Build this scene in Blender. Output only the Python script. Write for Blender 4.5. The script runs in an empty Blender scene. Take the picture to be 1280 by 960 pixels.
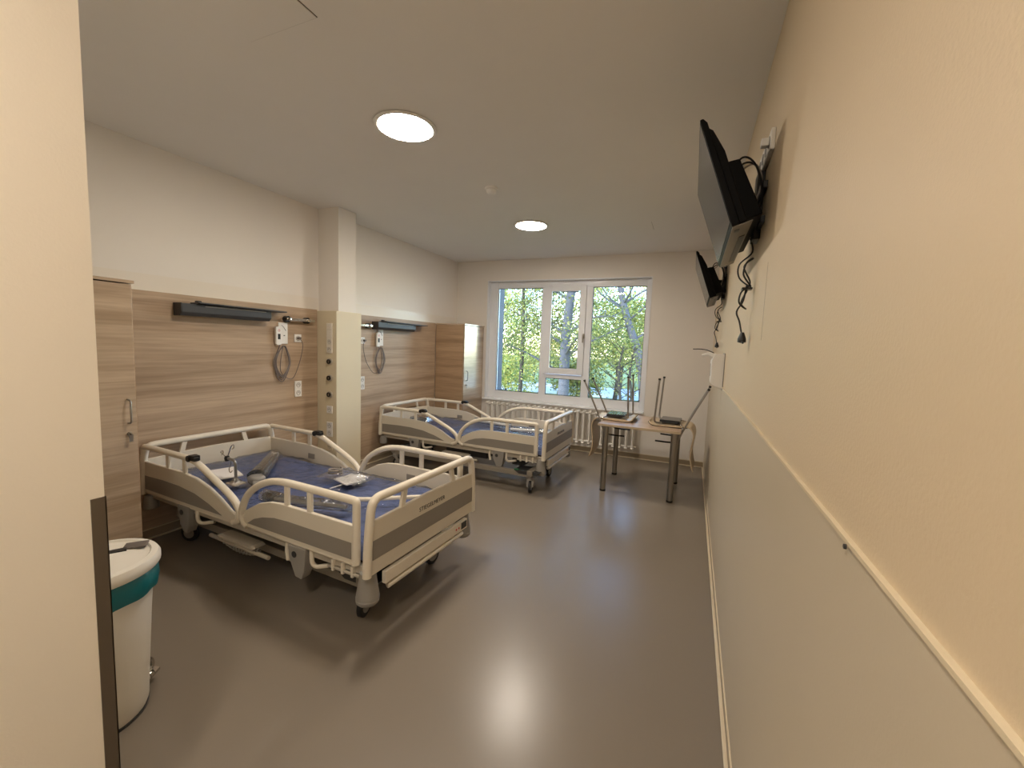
import bpy, bmesh, math, random
from mathutils import Vector, Matrix, noise
random.seed(7)
PI = math.pi
SC = bpy.context.scene
COL = SC.collection

# ------------------------------------------------------------------ camera
cd = bpy.data.cameras.new('camera'); cam = bpy.data.objects.new('camera', cd); COL.objects.link(cam)
CAMZ = 1.526
yaw, pitch, roll = 0.4041, -0.0926, 0.0382
F = Vector((-math.sin(yaw)*math.cos(pitch), math.cos(yaw)*math.cos(pitch), math.sin(pitch)))
R0 = Vector((math.cos(yaw), math.sin(yaw), 0)); U0 = R0.cross(F)
RR = R0*math.cos(roll) + U0*math.sin(roll); UU = U0*math.cos(roll) - R0*math.sin(roll)
m3 = Matrix((RR, UU, -F)).transposed().to_4x4(); m3.translation = (0, 0, CAMZ)
cam.matrix_world = m3
cd.sensor_fit = 'HORIZONTAL'; cd.sensor_width = 36; cd.lens = 523.035/1280*36; cd.clip_start = .02; cd.clip_end = 300
SC.camera = cam

# ------------------------------------------------------------------ world, sun, exposure
w = bpy.data.worlds.new('world'); SC.world = w; w.use_nodes = True
wn = w.node_tree; wn.nodes.clear()
sky = wn.nodes.new('ShaderNodeTexSky'); sky.sky_type = 'NISHITA'; sky.sun_disc = False
sky.sun_elevation = math.radians(38); sky.sun_rotation = math.radians(215); sky.air_density = 1.0; sky.dust_density = .2; sky.ozone_density = 3
bg = wn.nodes.new('ShaderNodeBackground'); bg.inputs['Strength'].default_value = 1.45
wo = wn.nodes.new('ShaderNodeOutputWorld')
hs_ = wn.nodes.new('ShaderNodeHueSaturation'); hs_.inputs['Saturation'].default_value = 1.12; wn.links.new(sky.outputs[0], hs_.inputs['Color']); wn.links.new(hs_.outputs[0], bg.inputs[0]); wn.links.new(bg.outputs[0], wo.inputs[0])
sl = bpy.data.lights.new('sun', 'SUN'); sl.energy = 4.0; sl.angle = .01; sl.color = (1, .93, .82)
so = bpy.data.objects.new('sun', sl); COL.objects.link(so); so.rotation_euler = (math.radians(50), 0, math.radians(-28))
SC.view_settings.view_transform = 'Standard'; SC.view_settings.look = 'None'
SC.view_settings.exposure = 0.0; SC.view_settings.gamma = 1.0; SC.view_settings.use_curve_mapping = False
LAMP_STRENGTH = 125.0
LAMP_COLOR = (1.0, .89, .76)

# ------------------------------------------------------------------ room numbers
XR, XL, D, H = .233, -3.607, 6.019, 2.83
ZP, ZW = 1.256, 1.816

# ------------------------------------------------------------------ materials
def s2l(c):
    return tuple(((v/255+.055)/1.055)**2.4 if v/255 > .04045 else v/255/12.92 for v in c)
def mat(name, rgb, rough=.5, metal=0, coat=0, bump=0, bscale=60, vary=0, vscale=3, spec=None, srgb=True, **kw):
    m = bpy.data.materials.new(name); m.use_nodes = True
    nt = m.node_tree; b = nt.nodes['Principled BSDF']
    c = s2l(rgb) if srgb else rgb
    b.inputs['Base Color'].default_value = (*c, 1); b.inputs['Roughness'].default_value = rough
    b.inputs['Metallic'].default_value = metal; b.inputs['Coat Weight'].default_value = coat
    if coat: b.inputs['Coat Roughness'].default_value = kw.get('coat_rough', .05)
    if spec is not None: b.inputs['Specular IOR Level'].default_value = spec
    tc = nt.nodes.new('ShaderNodeTexCoord')
    n = nt.nodes.new('ShaderNodeTexNoise'); n.inputs['Scale'].default_value = vscale; n.inputs['Detail'].default_value = 3
    nt.links.new(tc.outputs['Object'], n.inputs['Vector'])
    v = vary if vary else .02
    mx = nt.nodes.new('ShaderNodeMix'); mx.data_type = 'RGBA'
    mx.inputs[6].default_value = (*[x*(1-v) for x in c], 1); mx.inputs[7].default_value = (*[min(1, x*(1+v)) for x in c], 1)
    nt.links.new(n.outputs[0], mx.inputs[0]); nt.links.new(mx.outputs[2], b.inputs['Base Color'])
    if bump:
        n2 = nt.nodes.new('ShaderNodeTexNoise'); n2.inputs['Scale'].default_value = bscale; n2.inputs['Detail'].default_value = 4
        nt.links.new(tc.outputs['Object'], n2.inputs['Vector'])
        bp = nt.nodes.new('ShaderNodeBump'); bp.inputs['Strength'].default_value = bump; bp.inputs['Distance'].default_value = .004
        nt.links.new(n2.outputs[0], bp.inputs['Height']); nt.links.new(bp.outputs[0], b.inputs['Normal'])
    return m
def wood(name, light, dark, scale=(1.2, .35, 9), rough=.42, axis='Z', band=1.0):
    m = bpy.data.materials.new(name); m.use_nodes = True
    nt = m.node_tree; b = nt.nodes['Principled BSDF']; L = nt.links.new
    tc = nt.nodes.new('ShaderNodeTexCoord'); mp = nt.nodes.new('ShaderNodeMapping')
    mp.inputs['Scale'].default_value = scale; L(tc.outputs['Object'], mp.inputs[0])
    n = nt.nodes.new('ShaderNodeTexNoise'); n.inputs['Scale'].default_value = 1.0; n.inputs['Detail'].default_value = 5; n.inputs['Roughness'].default_value = .62; n.inputs['Distortion'].default_value = .25
    L(mp.outputs[0], n.inputs['Vector'])
    r = nt.nodes.new('ShaderNodeValToRGB'); e = r.color_ramp.elements
    e[0].position = .34; e[0].color = (*s2l(dark), 1); e[1].position = .66; e[1].color = (*s2l(light), 1)
    k = e.new(.47); k.color = (*s2l([.35*d+.65*l for d, l in zip(dark, light)]), 1)
    L(n.outputs[0], r.inputs[0])
    mp2 = nt.nodes.new('ShaderNodeMapping'); mp2.inputs['Scale'].default_value = [s*9 for s in scale]
    L(tc.outputs['Object'], mp2.inputs[0])
    n2 = nt.nodes.new('ShaderNodeTexNoise'); n2.inputs['Scale'].default_value = 1.0; n2.inputs['Detail'].default_value = 3
    L(mp2.outputs[0], n2.inputs['Vector'])
    mx = nt.nodes.new('ShaderNodeMix'); mx.data_type = 'RGBA'; mx.blend_type = 'OVERLAY'; mx.inputs[0].default_value = .28
    L(r.outputs[0], mx.inputs[6]); L(n2.outputs[0], mx.inputs[7]); L(mx.outputs[2], b.inputs['Base Color'])
    b.inputs['Roughness'].default_value = rough
    bp = nt.nodes.new('ShaderNodeBump'); bp.inputs['Strength'].default_value = .12; bp.inputs['Distance'].default_value = .002
    L(n2.outputs[0], bp.inputs['Height']); L(bp.outputs[0], b.inputs['Normal'])
    return m
def emit(name, col, s):
    m = bpy.data.materials.new(name); m.use_nodes = True; nt = m.node_tree; nt.nodes.clear()
    e = nt.nodes.new('ShaderNodeEmission'); e.inputs[0].default_value = (*col, 1); e.inputs[1].default_value = s
    o = nt.nodes.new('ShaderNodeOutputMaterial'); nt.links.new(e.outputs[0], o.inputs[0]); return m
def clear(name, tint=(1, 1, 1), rough=.0, ior=1.45, boost=0.0, bump=0, tr=1.0):
    m = bpy.data.materials.new(name); m.use_nodes = True; nt = m.node_tree; nt.nodes.clear(); L = nt.links.new
    t = nt.nodes.new('ShaderNodeBsdfTransparent'); t.inputs[0].default_value = (*tint, 1)
    g = nt.nodes.new('ShaderNodeBsdfGlossy'); g.inputs['Roughness'].default_value = rough
    f = nt.nodes.new('ShaderNodeFresnel'); f.inputs[0].default_value = ior
    a = nt.nodes.new('ShaderNodeMath'); a.operation = 'ADD'; a.use_clamp = True; a.inputs[1].default_value = boost
    L(f.outputs[0], a.inputs[0])
    mx = nt.nodes.new('ShaderNodeMixShader'); L(a.outputs[0], mx.inputs[0]); L(t.outputs[0], mx.inputs[1]); L(g.outputs[0], mx.inputs[2])
    if bump:
        n = nt.nodes.new('ShaderNodeTexNoise'); n.inputs['Scale'].default_value = 14; n.inputs['Detail'].default_value = 3; n.inputs['Distortion'].default_value = 1.5
        tc = nt.nodes.new('ShaderNodeTexCoord'); L(tc.outputs['Object'], n.inputs['Vector'])
        bp = nt.nodes.new('ShaderNodeBump'); bp.inputs['Strength'].default_value = bump; bp.inputs['Distance'].default_value = .02
        L(n.outputs[0], bp.inputs['Height']); L(bp.outputs[0], g.inputs['Normal']); L(bp.outputs[0], f.inputs['Normal'])
    o = nt.nodes.new('ShaderNodeOutputMaterial'); L(mx.outputs[0], o.inputs[0]); return m

M = {}
M['wall'] = mat('wall_paint', (232, 226, 218), .55, bump=.15, bscale=180)
M['wall_gloss'] = mat('wall_latex_band', (230, 222, 210), .3, bump=.1, bscale=150)
M['wall_r'] = mat('right_wall_paint', (209, 191, 162), .5, bump=.18, bscale=150)
M['wainscot'] = mat('wainscot_laminate', (196, 184, 162), .42, bump=.06, bscale=200)
M['duct'] = mat('duct_laminate', (216, 204, 176), .4)
M['ceiling'] = mat('ceiling_paint', (236, 233, 230), .8, bump=.1, bscale=200)
M['hatch_gap'] = mat('hatch_gap', (95, 88, 78), .8)
M['floor'] = mat('vinyl_floor', (130, 120, 107), .27, bump=.035, bscale=26, vary=.06, vscale=1.2, spec=.5)
M['skirting'] = mat('skirting_vinyl', (158, 142, 118), .4)
M['skirt_edge'] = mat('skirting_edge', (214, 200, 172), .45)
M['wood'] = wood('wall_wood', (188, 165, 140), (150, 127, 104))
M['wood_side'] = wood('wardrobe_side_wood', (184, 155, 124), (148, 120, 92), scale=(.5, 1.2, 11))
M['wood_door'] = wood('wardrobe_door_wood', (188, 166, 142), (152, 130, 107), scale=(1.2, .45, 10), rough=.3)
for _m in (M['wood_door'],):
    _b = _m.node_tree.nodes['Principled BSDF']; _b.inputs['Coat Weight'].default_value = 1.0; _b.inputs['Coat Roughness'].default_value = .18; _b.inputs['Coat IOR'].default_value = 1.75
M['wall_e'] = mat('entry_wall_lit_paint', (243, 235, 221), .5, bump=.15, bscale=170)  # wall paint split off and lightened: brighter lamp light painted into the colour
M['white'] = mat('white_plastic', (232, 230, 226), .4)
M['frame'] = mat('window_white', (232, 234, 238), .35)
M['sill'] = mat('sill_white', (236, 238, 242), .25)
M['slate'] = mat('slate_reveal', (58, 66, 84), .6)
M['glass'] = clear('window_glass', (.97, .985, .98), 0, 1.5)
M['rad'] = mat('radiator_enamel', (236, 232, 224), .35)
M['bed'] = mat('bed_cream_plastic', (226, 217, 200), .42)
M['bed_in'] = mat('bed_panel_cream', (216, 207, 190), .45)
M['bed_gray'] = mat('bed_grey_insert', (140, 133, 124), .5)
M['bed_metal'] = mat('bed_frame_lacquer', (190, 182, 168), .4, metal=.2)
M['uc'] = mat('undercarriage_shaded_lacquer', (150, 142, 130), .45, metal=.2)  # bed frame lacquer darkened, shade under the bed put into the colour
M['bumper'] = mat('bumper_grey', (146, 142, 136), .5)
M['dark'] = mat('dark_grey_plastic', (52, 52, 54), .45)
M['black'] = mat('black_plastic', (16, 16, 17), .4)
M['tvblack'] = mat('tv_black_plastic', (3, 3, 4), .55, spec=.12)
M['rubber'] = mat('black_rubber', (26, 26, 27), .6)
M['chrome'] = mat('chrome', (200, 198, 194), .16, metal=1)
M['steel'] = mat('brushed_steel', (160, 156, 150), .32, metal=1, bump=.05, bscale=300)
M['guard'] = mat('guard_steel', (122, 112, 100), .38, metal=.75, vary=.06)
M['blue'] = mat('mattress_blue', (106, 122, 168), .34, coat=.8, vary=.1, vscale=5, coat_rough=.12, bump=.5, bscale=9)
M['film'] = clear('plastic_film', (.95, .96, .98), .09, 1.4, .07, bump=.9)
M['bagfilm'] = clear('bag_film', (.97, .975, .98), .16, 1.4, .2, bump=1.0)
M['paper'] = mat('paper', (232, 228, 224), .6)
M['lamp_gray'] = mat('reading_lamp_grey', (74, 76, 80), .42, metal=.3)
M['cable'] = mat('grey_cable', (112, 102, 98), .5)
M['cable_l'] = mat('light_cable', (150, 140, 128), .5)
M['teal'] = mat('teal_bag', (0, 104, 112), .32, coat=.3, bump=.6, bscale=16, vary=.1)
M['bin'] = mat('bin_white', (226, 220, 208), .4)
M['tag'] = mat('grey_tag', (96, 88, 82), .5)
M['red'] = mat('red_mark', (200, 40, 36), .5)
M['green'] = mat('green_pad', (40, 110, 70), .5)
M['table'] = wood('table_laminate', (196, 170, 146), (160, 132, 108), scale=(1.2, 6, 1.2), rough=.28)
M['ply'] = mat('chair_ply', (206, 184, 152), .35, vary=.05, vscale=5)
M['pad'] = mat('chair_black_pad', (24, 24, 26), .5)
M['block'] = mat('chair_underplate', (44, 46, 50), .12)
M['screen'] = mat('tv_screen', (20, 21, 24), .2, spec=.5)
M['tv_bottom'] = mat('tv_control_panel', (92, 84, 74), .4)
M['bark'] = mat('tree_bark', (92, 90, 94), .85, bump=.9, bscale=14, vary=.25, vscale=4)
M['bark_d'] = mat('dark_bark', (66, 58, 50), .9, bump=.9, bscale=18, vary=.25, vscale=4)
M['lawn'] = mat('lawn', (118, 130, 70), .9, vary=.3, vscale=.6, bump=.8, bscale=9)
M['path'] = mat('outdoor_paving', (190, 192, 196), .8, vary=.12, vscale=1)
M['lens'] = emit('lamp_diffuser', LAMP_COLOR, LAMP_STRENGTH)
def leafmat(name, cols):
    m = bpy.data.materials.new(name); m.use_nodes = True; nt = m.node_tree; L = nt.links.new
    b = nt.nodes['Principled BSDF']; g = nt.nodes.new('ShaderNodeNewGeometry'); r = nt.nodes.new('ShaderNodeValToRGB')
    e = r.color_ramp.elements; r.color_ramp.interpolation = 'CONSTANT'
    e[0].color = (*s2l(cols[0]), 1); e[1].position = .98; e[1].color = (*s2l(cols[-1]), 1)
    for i, c in enumerate(cols[1:-1]):
        k = e.new((i+1)/(len(cols)-1)); k.color = (*s2l(c), 1)
    L(g.outputs['Random Per Island'], r.inputs[0]); L(r.outputs[0], b.inputs['Base Color'])
    b.inputs['Roughness'].default_value = .5
    t = nt.nodes.new('ShaderNodeBsdfTranslucent'); L(r.outputs[0], t.inputs[0])
    mx = nt.nodes.new('ShaderNodeMixShader'); mx.inputs[0].default_value = .45
    L(b.outputs[0], mx.inputs[1]); L(t.outputs[0], mx.inputs[2]); L(mx.outputs[0], nt.nodes['Material Output'].inputs[0]); return m
M['leaf_g'] = leafmat('leaves_green', [(118, 138, 70), (152, 162, 86), (196, 190, 104), (214, 200, 110), (92, 112, 68)])
M['leaf_y'] = leafmat('leaves_yellow', [(198, 188, 112), (218, 204, 126), (178, 180, 110), (210, 176, 98), (146, 154, 94)])
M['leaf_d'] = leafmat('leaves_dark', [(92, 106, 60), (130, 138, 72), (170, 166, 88), (112, 112, 66), (196, 182, 100)])

# ------------------------------------------------------------------ mesh builder
class B:
    def __init__(s): s.v = []; s.f = []
    def add(s, vs, fs):
        o = len(s.v); s.v += [tuple(v) for v in vs]; s.f += [tuple(i+o for i in f) for f in fs]; return s
    def box(s, x0, x1, y0, y1, z0, z1):
        vs = [(x, y, z) for x in (x0, x1) for y in (y0, y1) for z in (z0, z1)]
        return s.add(vs, [(0, 1, 3, 2), (4, 6, 7, 5), (0, 4, 5, 1), (2, 3, 7, 6), (0, 2, 6, 4), (1, 5, 7, 3)])
    def tube(s, pts, r, n=10, closed=False, cap=True, flat=1.0):
        P = [Vector(p) for p in pts]; N = len(P); rs = r if isinstance(r, (list, tuple)) else [r]*N
        T = []
        for i in range(N):
            a = P[(i-1) % N] if (i or closed) else P[0]; b = P[(i+1) % N] if (i < N-1 or closed) else P[-1]
            T.append((b-a).normalized())
        up = Vector((0, 0, 1)) if abs(T[0].z) < .9 else Vector((1, 0, 0))
        nrm = (up - T[0]*up.dot(T[0])).normalized(); vs = []
        for i in range(N):
            if i: nrm = (nrm - T[i]*nrm.dot(T[i])).normalized()
            bi = T[i].cross(nrm)
            for k in range(n):
                a = 2*PI*k/n; vs.append(P[i] + nrm*math.cos(a)*rs[i] + bi*math.sin(a)*rs[i]*flat)
        fs = []
        for i in range(N if closed else N-1):
            j = (i+1) % N
            for k in range(n): fs.append((i*n+k, i*n+(k+1) % n, j*n+(k+1) % n, j*n+k))
        if cap and not closed: fs += [tuple(range(n-1, -1, -1)), tuple((N-1)*n+k for k in range(n))]
        return s.add(vs, fs)
    def cyl(s, a, b, r, r2=None, n=16): return s.tube([a, b], [r, r if r2 is None else r2], n)
    def lathe(s, prof, c=(0, 0, 0), n=24, sx=1, sy=1, a0=0):
        vs = []; m = len(prof)
        for r, z in prof:
            for k in range(n):
                a = 2*PI*k/n+a0; vs.append((c[0]+r*math.cos(a)*sx, c[1]+r*math.sin(a)*sy, c[2]+z))
        fs = [(i*n+k, i*n+(k+1) % n, (i+1)*n+(k+1) % n, (i+1)*n+k) for i in range(m-1) for k in range(n)]
        fs += [tuple(range(n-1, -1, -1)), tuple((m-1)*n+k for k in range(n))]
        return s.add(vs, fs)
    def prism(s, poly, fn0, fn1):
        n = len(poly); vs = [fn0(*p) for p in poly]+[fn1(*p) for p in poly]
        return s.add(vs, [tuple(range(n-1, -1, -1)), tuple(range(n, 2*n))]+[(i, (i+1) % n, n+(i+1) % n, n+i) for i in range(n)])
    def xf(s, mtx):
        s.v = [tuple(mtx @ Vector(v)) for v in s.v]; return s
def link(name, me, parent=None):
    o = bpy.data.objects.new(name, me); COL.objects.link(o)
    if parent is not None: o.parent = parent
    return o
def obj(name, b, m, parent=None, smooth=False, bevel=0, seg=2):
    me = bpy.data.meshes.new(name); me.from_pydata(b.v, [], b.f)
    bm = bmesh.new(); bm.from_mesh(me); bmesh.ops.recalc_face_normals(bm, faces=bm.faces)
    if smooth:
        for f in bm.faces: f.smooth = len(f.verts) <= 4 or f.calc_area() < 1e-5
        for e in bm.edges:
            if len(e.link_faces) == 2 and e.calc_face_angle(0) > .75: e.smooth = False
    bm.to_mesh(me); bm.free(); me.materials.append(m)
    o = link(name, me, parent)
    if bevel:
        md = o.modifiers.new('bevel', 'BEVEL'); md.width = bevel; md.segments = seg; md.limit_method = 'ANGLE'; md.angle_limit = .6
    return o
def thing(name, label, cat, loc=(0, 0, 0), rz=0, group=None):
    o = bpy.data.objects.new(name, None); COL.objects.link(o); o.empty_display_size = .1
    o.location = loc; o.rotation_euler = (0, 0, rz); return tag(o, label, cat, group)
def tag(o, label, cat, group=None):
    o['label'] = label; o['category'] = cat
    if group: o['group'] = group
    return o
def struct(name, b, m, parent=None, **k):
    o = obj(name, b, m, parent, **k)
    if parent is None: o['kind'] = 'structure'
    return o
def dup(root, loc, rz, label, group=None):
    r = root.copy(); COL.objects.link(r); r.location = loc; r.rotation_euler = (0, 0, rz); r['label'] = label
    if group: r['group'] = group
    for ch in list(root.children):
        c = ch.copy(); COL.objects.link(c); c.parent = r
        for g in list(ch.children):
            d = g.copy(); COL.objects.link(d); d.parent = c
    return r
def rebase(b, loc, rz=0):
    return b.xf((Matrix.Translation(loc) @ Matrix.Rotation(rz, 4, 'Z')).inverted())
def smoothpts(pts, k=8, closed=False):
    P = [Vector(p) for p in pts]; N = len(P); out = []
    for i in range(N if closed else N-1):
        if closed: a, b, c, d = P[(i-1) % N], P[i], P[(i+1) % N], P[(i+2) % N]
        else: a, b, c, d = P[max(i-1, 0)], P[i], P[i+1], P[min(i+2, N-1)]
        for j in range(k):
            t = j/k; out.append(.5*((2*b)+(c-a)*t+(2*a-5*b+4*c-d)*t*t+(3*b-a-3*c+d)*t**3))
    if not closed: out.append(P[-1])
    return out
def fillet(pts, r, k=5, closed=False):
    P = [Vector(p) for p in pts]; N = len(P); out = []
    for i in range(N):
        if not closed and i in (0, N-1): out.append(P[i]); continue
        a, b, c = P[(i-1) % N], P[i], P[(i+1) % N]; ri = r[i] if isinstance(r, (list, tuple)) else r
        d1 = min(ri, (a-b).length*.48); d2 = min(ri, (c-b).length*.48)
        p = b+(a-b).normalized()*d1; q = b+(c-b).normalized()*d2
        for j in range(k+1):
            t = j/k; out.append(p*(1-t)**2 + b*2*t*(1-t) + q*t*t)
    return out

# ================================================================== SETTING
T = .2
struct('floor', B().box(XL-T, XR+T, -3.2, D+.35, -.12, 0), M['floor'])
struct('ceiling', B().box(XL-T, XR+T, -3.2, D+.35, H, H+.15), M['ceiling'])
struct('wall_right', B().box(XR, XR+T, -3.2, D, 0, H), M['wall_r'])
struct('wall_left', B().box(XL-T, XL, .545, D, 0, H), M['wall'])
struct('wall_entry', B().box(XL-T, -1.35, -3.0, .545, 0, H), M['wall_e'])
struct('wall_front', B().box(XL-T, XR, -3.2, -3.0, 0, H), M['wall'])
WX0, WX1, WZ0, WZ1 = -3.04, -.58, .665, 2.51
b = B(); y0, y1 = D, D+.35
b.box(XL-T, WX0, y0, y1, 0, H).box(WX1, XR+T, y0, y1, 0, H).box(WX0, WX1, y0, y1, 0, WZ0).box(WX0, WX1, y0, y1, WZ1, H)
struct('wall_back', b, M['wall'])
# paint band above the wood, wood cladding, duct and column
struct('trim_1', B().box(XL, XL+.003, .70, 3.24, ZW-.05, ZW+.115).box(XL, XL+.003, 3.5, D-.001, ZW-.05, ZW+.115), M['wall_gloss'])
wp = struct('wall_cladding', B().box(XL, XL+.022, .70, 3.205, .0, ZW-.004), M['wood'])
wp2 = struct('wall_cladding', B().box(XL, XL+.022, 3.56, D-.64, .0, ZW-.004), M['wood'])
struct('wall_column', B().box(XL, -3.335, 3.245, 3.485, 1.80, H), M['wall'])
struct('trim_2', B().box(XL, -3.325, 3.21, 3.555, 0, 1.803), M['duct'], bevel=.004)
# skirting (coved vinyl): band + light edge lines
def skirt(name, axis, c, a0, a1, sgn):
    o = None
    def bx(d0, d1, z0, z1):
        q = B()
        if axis == 'x': q.box(min(c+sgn*d0, c+sgn*d1), max(c+sgn*d0, c+sgn*d1), a0, a1, z0, z1)
        else: q.box(a0, a1, min(c+sgn*d0, c+sgn*d1), max(c+sgn*d0, c+sgn*d1), z0, z1)
        return q
    o = struct(name, bx(0, .006, .0, .072), M['skirting'])
    obj('top_edge', bx(0, .009, .072, .079), M['skirt_edge'], o)
    obj('cove', bx(0, .02, .001, .012), M['skirt_edge'], o, bevel=.004)
skirt('baseboard_right', 'x', XR, -3, D, -1)
skirt('baseboard_back', 'y', D, XL+.6, XR, -1)
skirt('baseboard_left', 'x', XL+.022, .7, 3.21, 1)
skirt('baseboard_left', 'x', XL+.022, 3.555, D-.64, 1)
# wainscot sheet on right wall
wa = struct('trim_3', B().box(XR-.004, XR, -3, 3.74, .08, ZP), M['wainscot'])
obj('top_edge', B().box(XR-.008, XR, -3, 3.74, ZP, ZP+.006), M['skirt_edge'], wa)
obj('screw_mark', B().lathe([(.0001, 0), (.004, 0), (.004, .003), (.0001, .003)], n=8).xf(Matrix.Translation((XR-.008, .735, ZP-.004)) @ Matrix.Rotation(-PI/2, 4, 'Y')), M['dark'], wa)
wa2 = struct('trim_3', B().box(XR-.004, XR, 3.745, D-.01, .08, ZP), M['wainscot'])
# steel corner guard
struct('trim_4', B().box(-1.35, -1.3475, .517, .5475, 0, 1.103).box(-1.38, -1.3475, .545, .5475, 0, 1.103), M['guard'])
# ceiling hatches
def hatch(name, x0, x1, y0, y1):
    g = struct(name, B().box(x0, x1, y0, y1, H-.0025, H-.0005), M['hatch_gap'])
    obj('hatch_panel', B().box(x0+.003, x1-.003, y0+.003, y1-.003, H-.005, H-.002), M['ceiling'], g)
hatch('trim_5', -1.91, -1.505, .96, 1.355)
# faint crack of second hatch
struct('trim_6', B().box(-.484, -.482, 4.58, 4.88, H-.001, H), M['hatch_gap'])
struct('trim_7', B().box(XR-.0008, XR, 1.835, 1.838, 1.58, 1.87), M['skirting'])

# window -------------------------------------------------------
GY = D+.12
wf = struct('window_1', B().box(WX0, WX0+.135, GY-.035, GY+.035, WZ0, WZ1).box(WX1-.066, WX1, GY-.035, GY+.035, WZ0, WZ1)
     .box(WX0+.135, WX1-.066, GY-.035, GY+.035, 2.41, WZ1).box(WX0+.135, WX1-.066, GY-.035, GY+.035, WZ0, .79)
     .box(-2.165, -2.058, GY-.035, GY+.035, .79, 2.41).box(-1.50, -1.388, GY-.035, GY+.035, .79, 2.41)
     .box(-2.058, -1.50, GY-.035, GY+.035, 1.047, 1.11), M['frame'], bevel=.004)
sash = obj('window_sash', B().box(-2.10, -2.0, GY-.065, GY-.034, 1.115, 2.44).box(-1.57, -1.478, GY-.065, GY-.034, 1.115, 2.44)
     .box(-2.0, -1.57, GY-.065, GY-.034, 1.115, 1.207).box(-2.0, -1.57, GY-.065, GY-.034, 2.35, 2.44), M['frame'], wf, bevel=.004)
hd = B().box(-1.502, -1.474, GY-.075, GY-.064, 1.66, 1.73).tube([(-1.488, GY-.07, 1.70), (-1.488, GY-.105, 1.70)], .009).box(-1.498, -1.478, GY-.118, GY-.1, 1.60, 1.715)
obj('window_handle', hd, M['steel'], wf, bevel=.003)
for (x0, x1, z0, z1) in ((-2.905, -2.165, .79, 2.41), (-2.0, -1.57, 1.207, 2.35), (-2.058, -1.50, .79, 1.047), (-1.388, -.646, .79, 2.41)):
    obj('pane', B().box(x0, x1, GY-.006, GY+.006, z0, z1), M['glass'], wf)
    g = B()
    for a in ((x0, x0+.008, z0, z1), (x1-.008, x1, z0, z1), (x0, x1, z0, z0+.008), (x0, x1, z1-.008, z1)): g.box(a[0], a[1], GY-.012, GY-.007, a[2], a[3])
    obj('gasket', g, M['black'], wf)
struct('window_sill_1', B().box(WX0-.03, WX1+.01, D-.045, GY-.035, WZ0-.022, WZ0+.004), M['sill'], bevel=.006)
b = B().box(WX0+.10, WX0+.118, GY+.036, D+.36, WZ0, WZ1).box(WX0+.12, WX1-.1, GY+.04, D+.40, WZ0, .745)
struct('trim_8', b, M['slate'])
# white reveal lining with a slightly raised edge
b = B().box(WX0-.012, WX0+.004, D-.006, GY-.035, WZ0+.004, WZ1+.01).box(WX1-.004, WX1+.012, D-.006, GY-.035, WZ0+.004, WZ1+.01).box(WX0+.004, WX1-.004, D-.006, GY-.035, WZ1-.004, WZ1+.01)
struct('trim_9', b, M['frame'])

# ================================================================== CEILING LAMPS
def ceiling_lamp(loc, label):
    t = thing('ceiling_lamp', label, 'lamp', loc, 0)
    obj('rim', B().lathe([(.160, -.001), (.184, -.001), (.190, -.006), (.186, -.012), (.170, -.014), (.160, -.010)], n=48), M['white'], t, smooth=True)
    obj('diffuser', B().lathe([(.001, -.020), (.06, -.020), (.11, -.0185), (.15, -.015), (.170, -.0105), (.172, -.004), (.001, -.004)], n=48), M['lens'], t, smooth=True)
    return t
ceiling_lamp((-1.71, 2.192, H), 'round glowing ceiling lamp above the nearer bed, larger in view')
ceiling_lamp((-1.71, 4.36, H), 'round glowing ceiling lamp nearer the window, beyond the smoke detector')
ceiling_lamp((-.50, -.55, H), 'round glowing ceiling lamp over the entry passage behind the viewer')
t = thing('smoke_detector', 'small white smoke detector on the ceiling between the two round lamps', 'detector', (-1.65, 3.26, H))
obj('base', B().lathe([(.055, 0), (.055, -.012), (.048, -.016), (.001, -.016)], n=28), M['white'], t, smooth=True)
obj('sensor_head', B().lathe([(.042, -.016), (.042, -.03), (.034, -.045), (.022, -.05), (.001, -.05)], n=28), M['white'], t, smooth=True)
b = B()
for k in range(6): 
    a = k*PI/3+.3; b.add([(math.cos(a-.35)*.0425, math.sin(a-.35)*.0425, -.022), (math.cos(a+.35)*.0425, math.sin(a+.35)*.0425, -.022), (math.cos(a+.35)*.039, math.sin(a+.35)*.039, -.036), (math.cos(a-.35)*.039, math.sin(a-.35)*.039, -.036)], [(0, 1, 2, 3)])
obj('slot', b, M['dark'], t)

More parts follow.
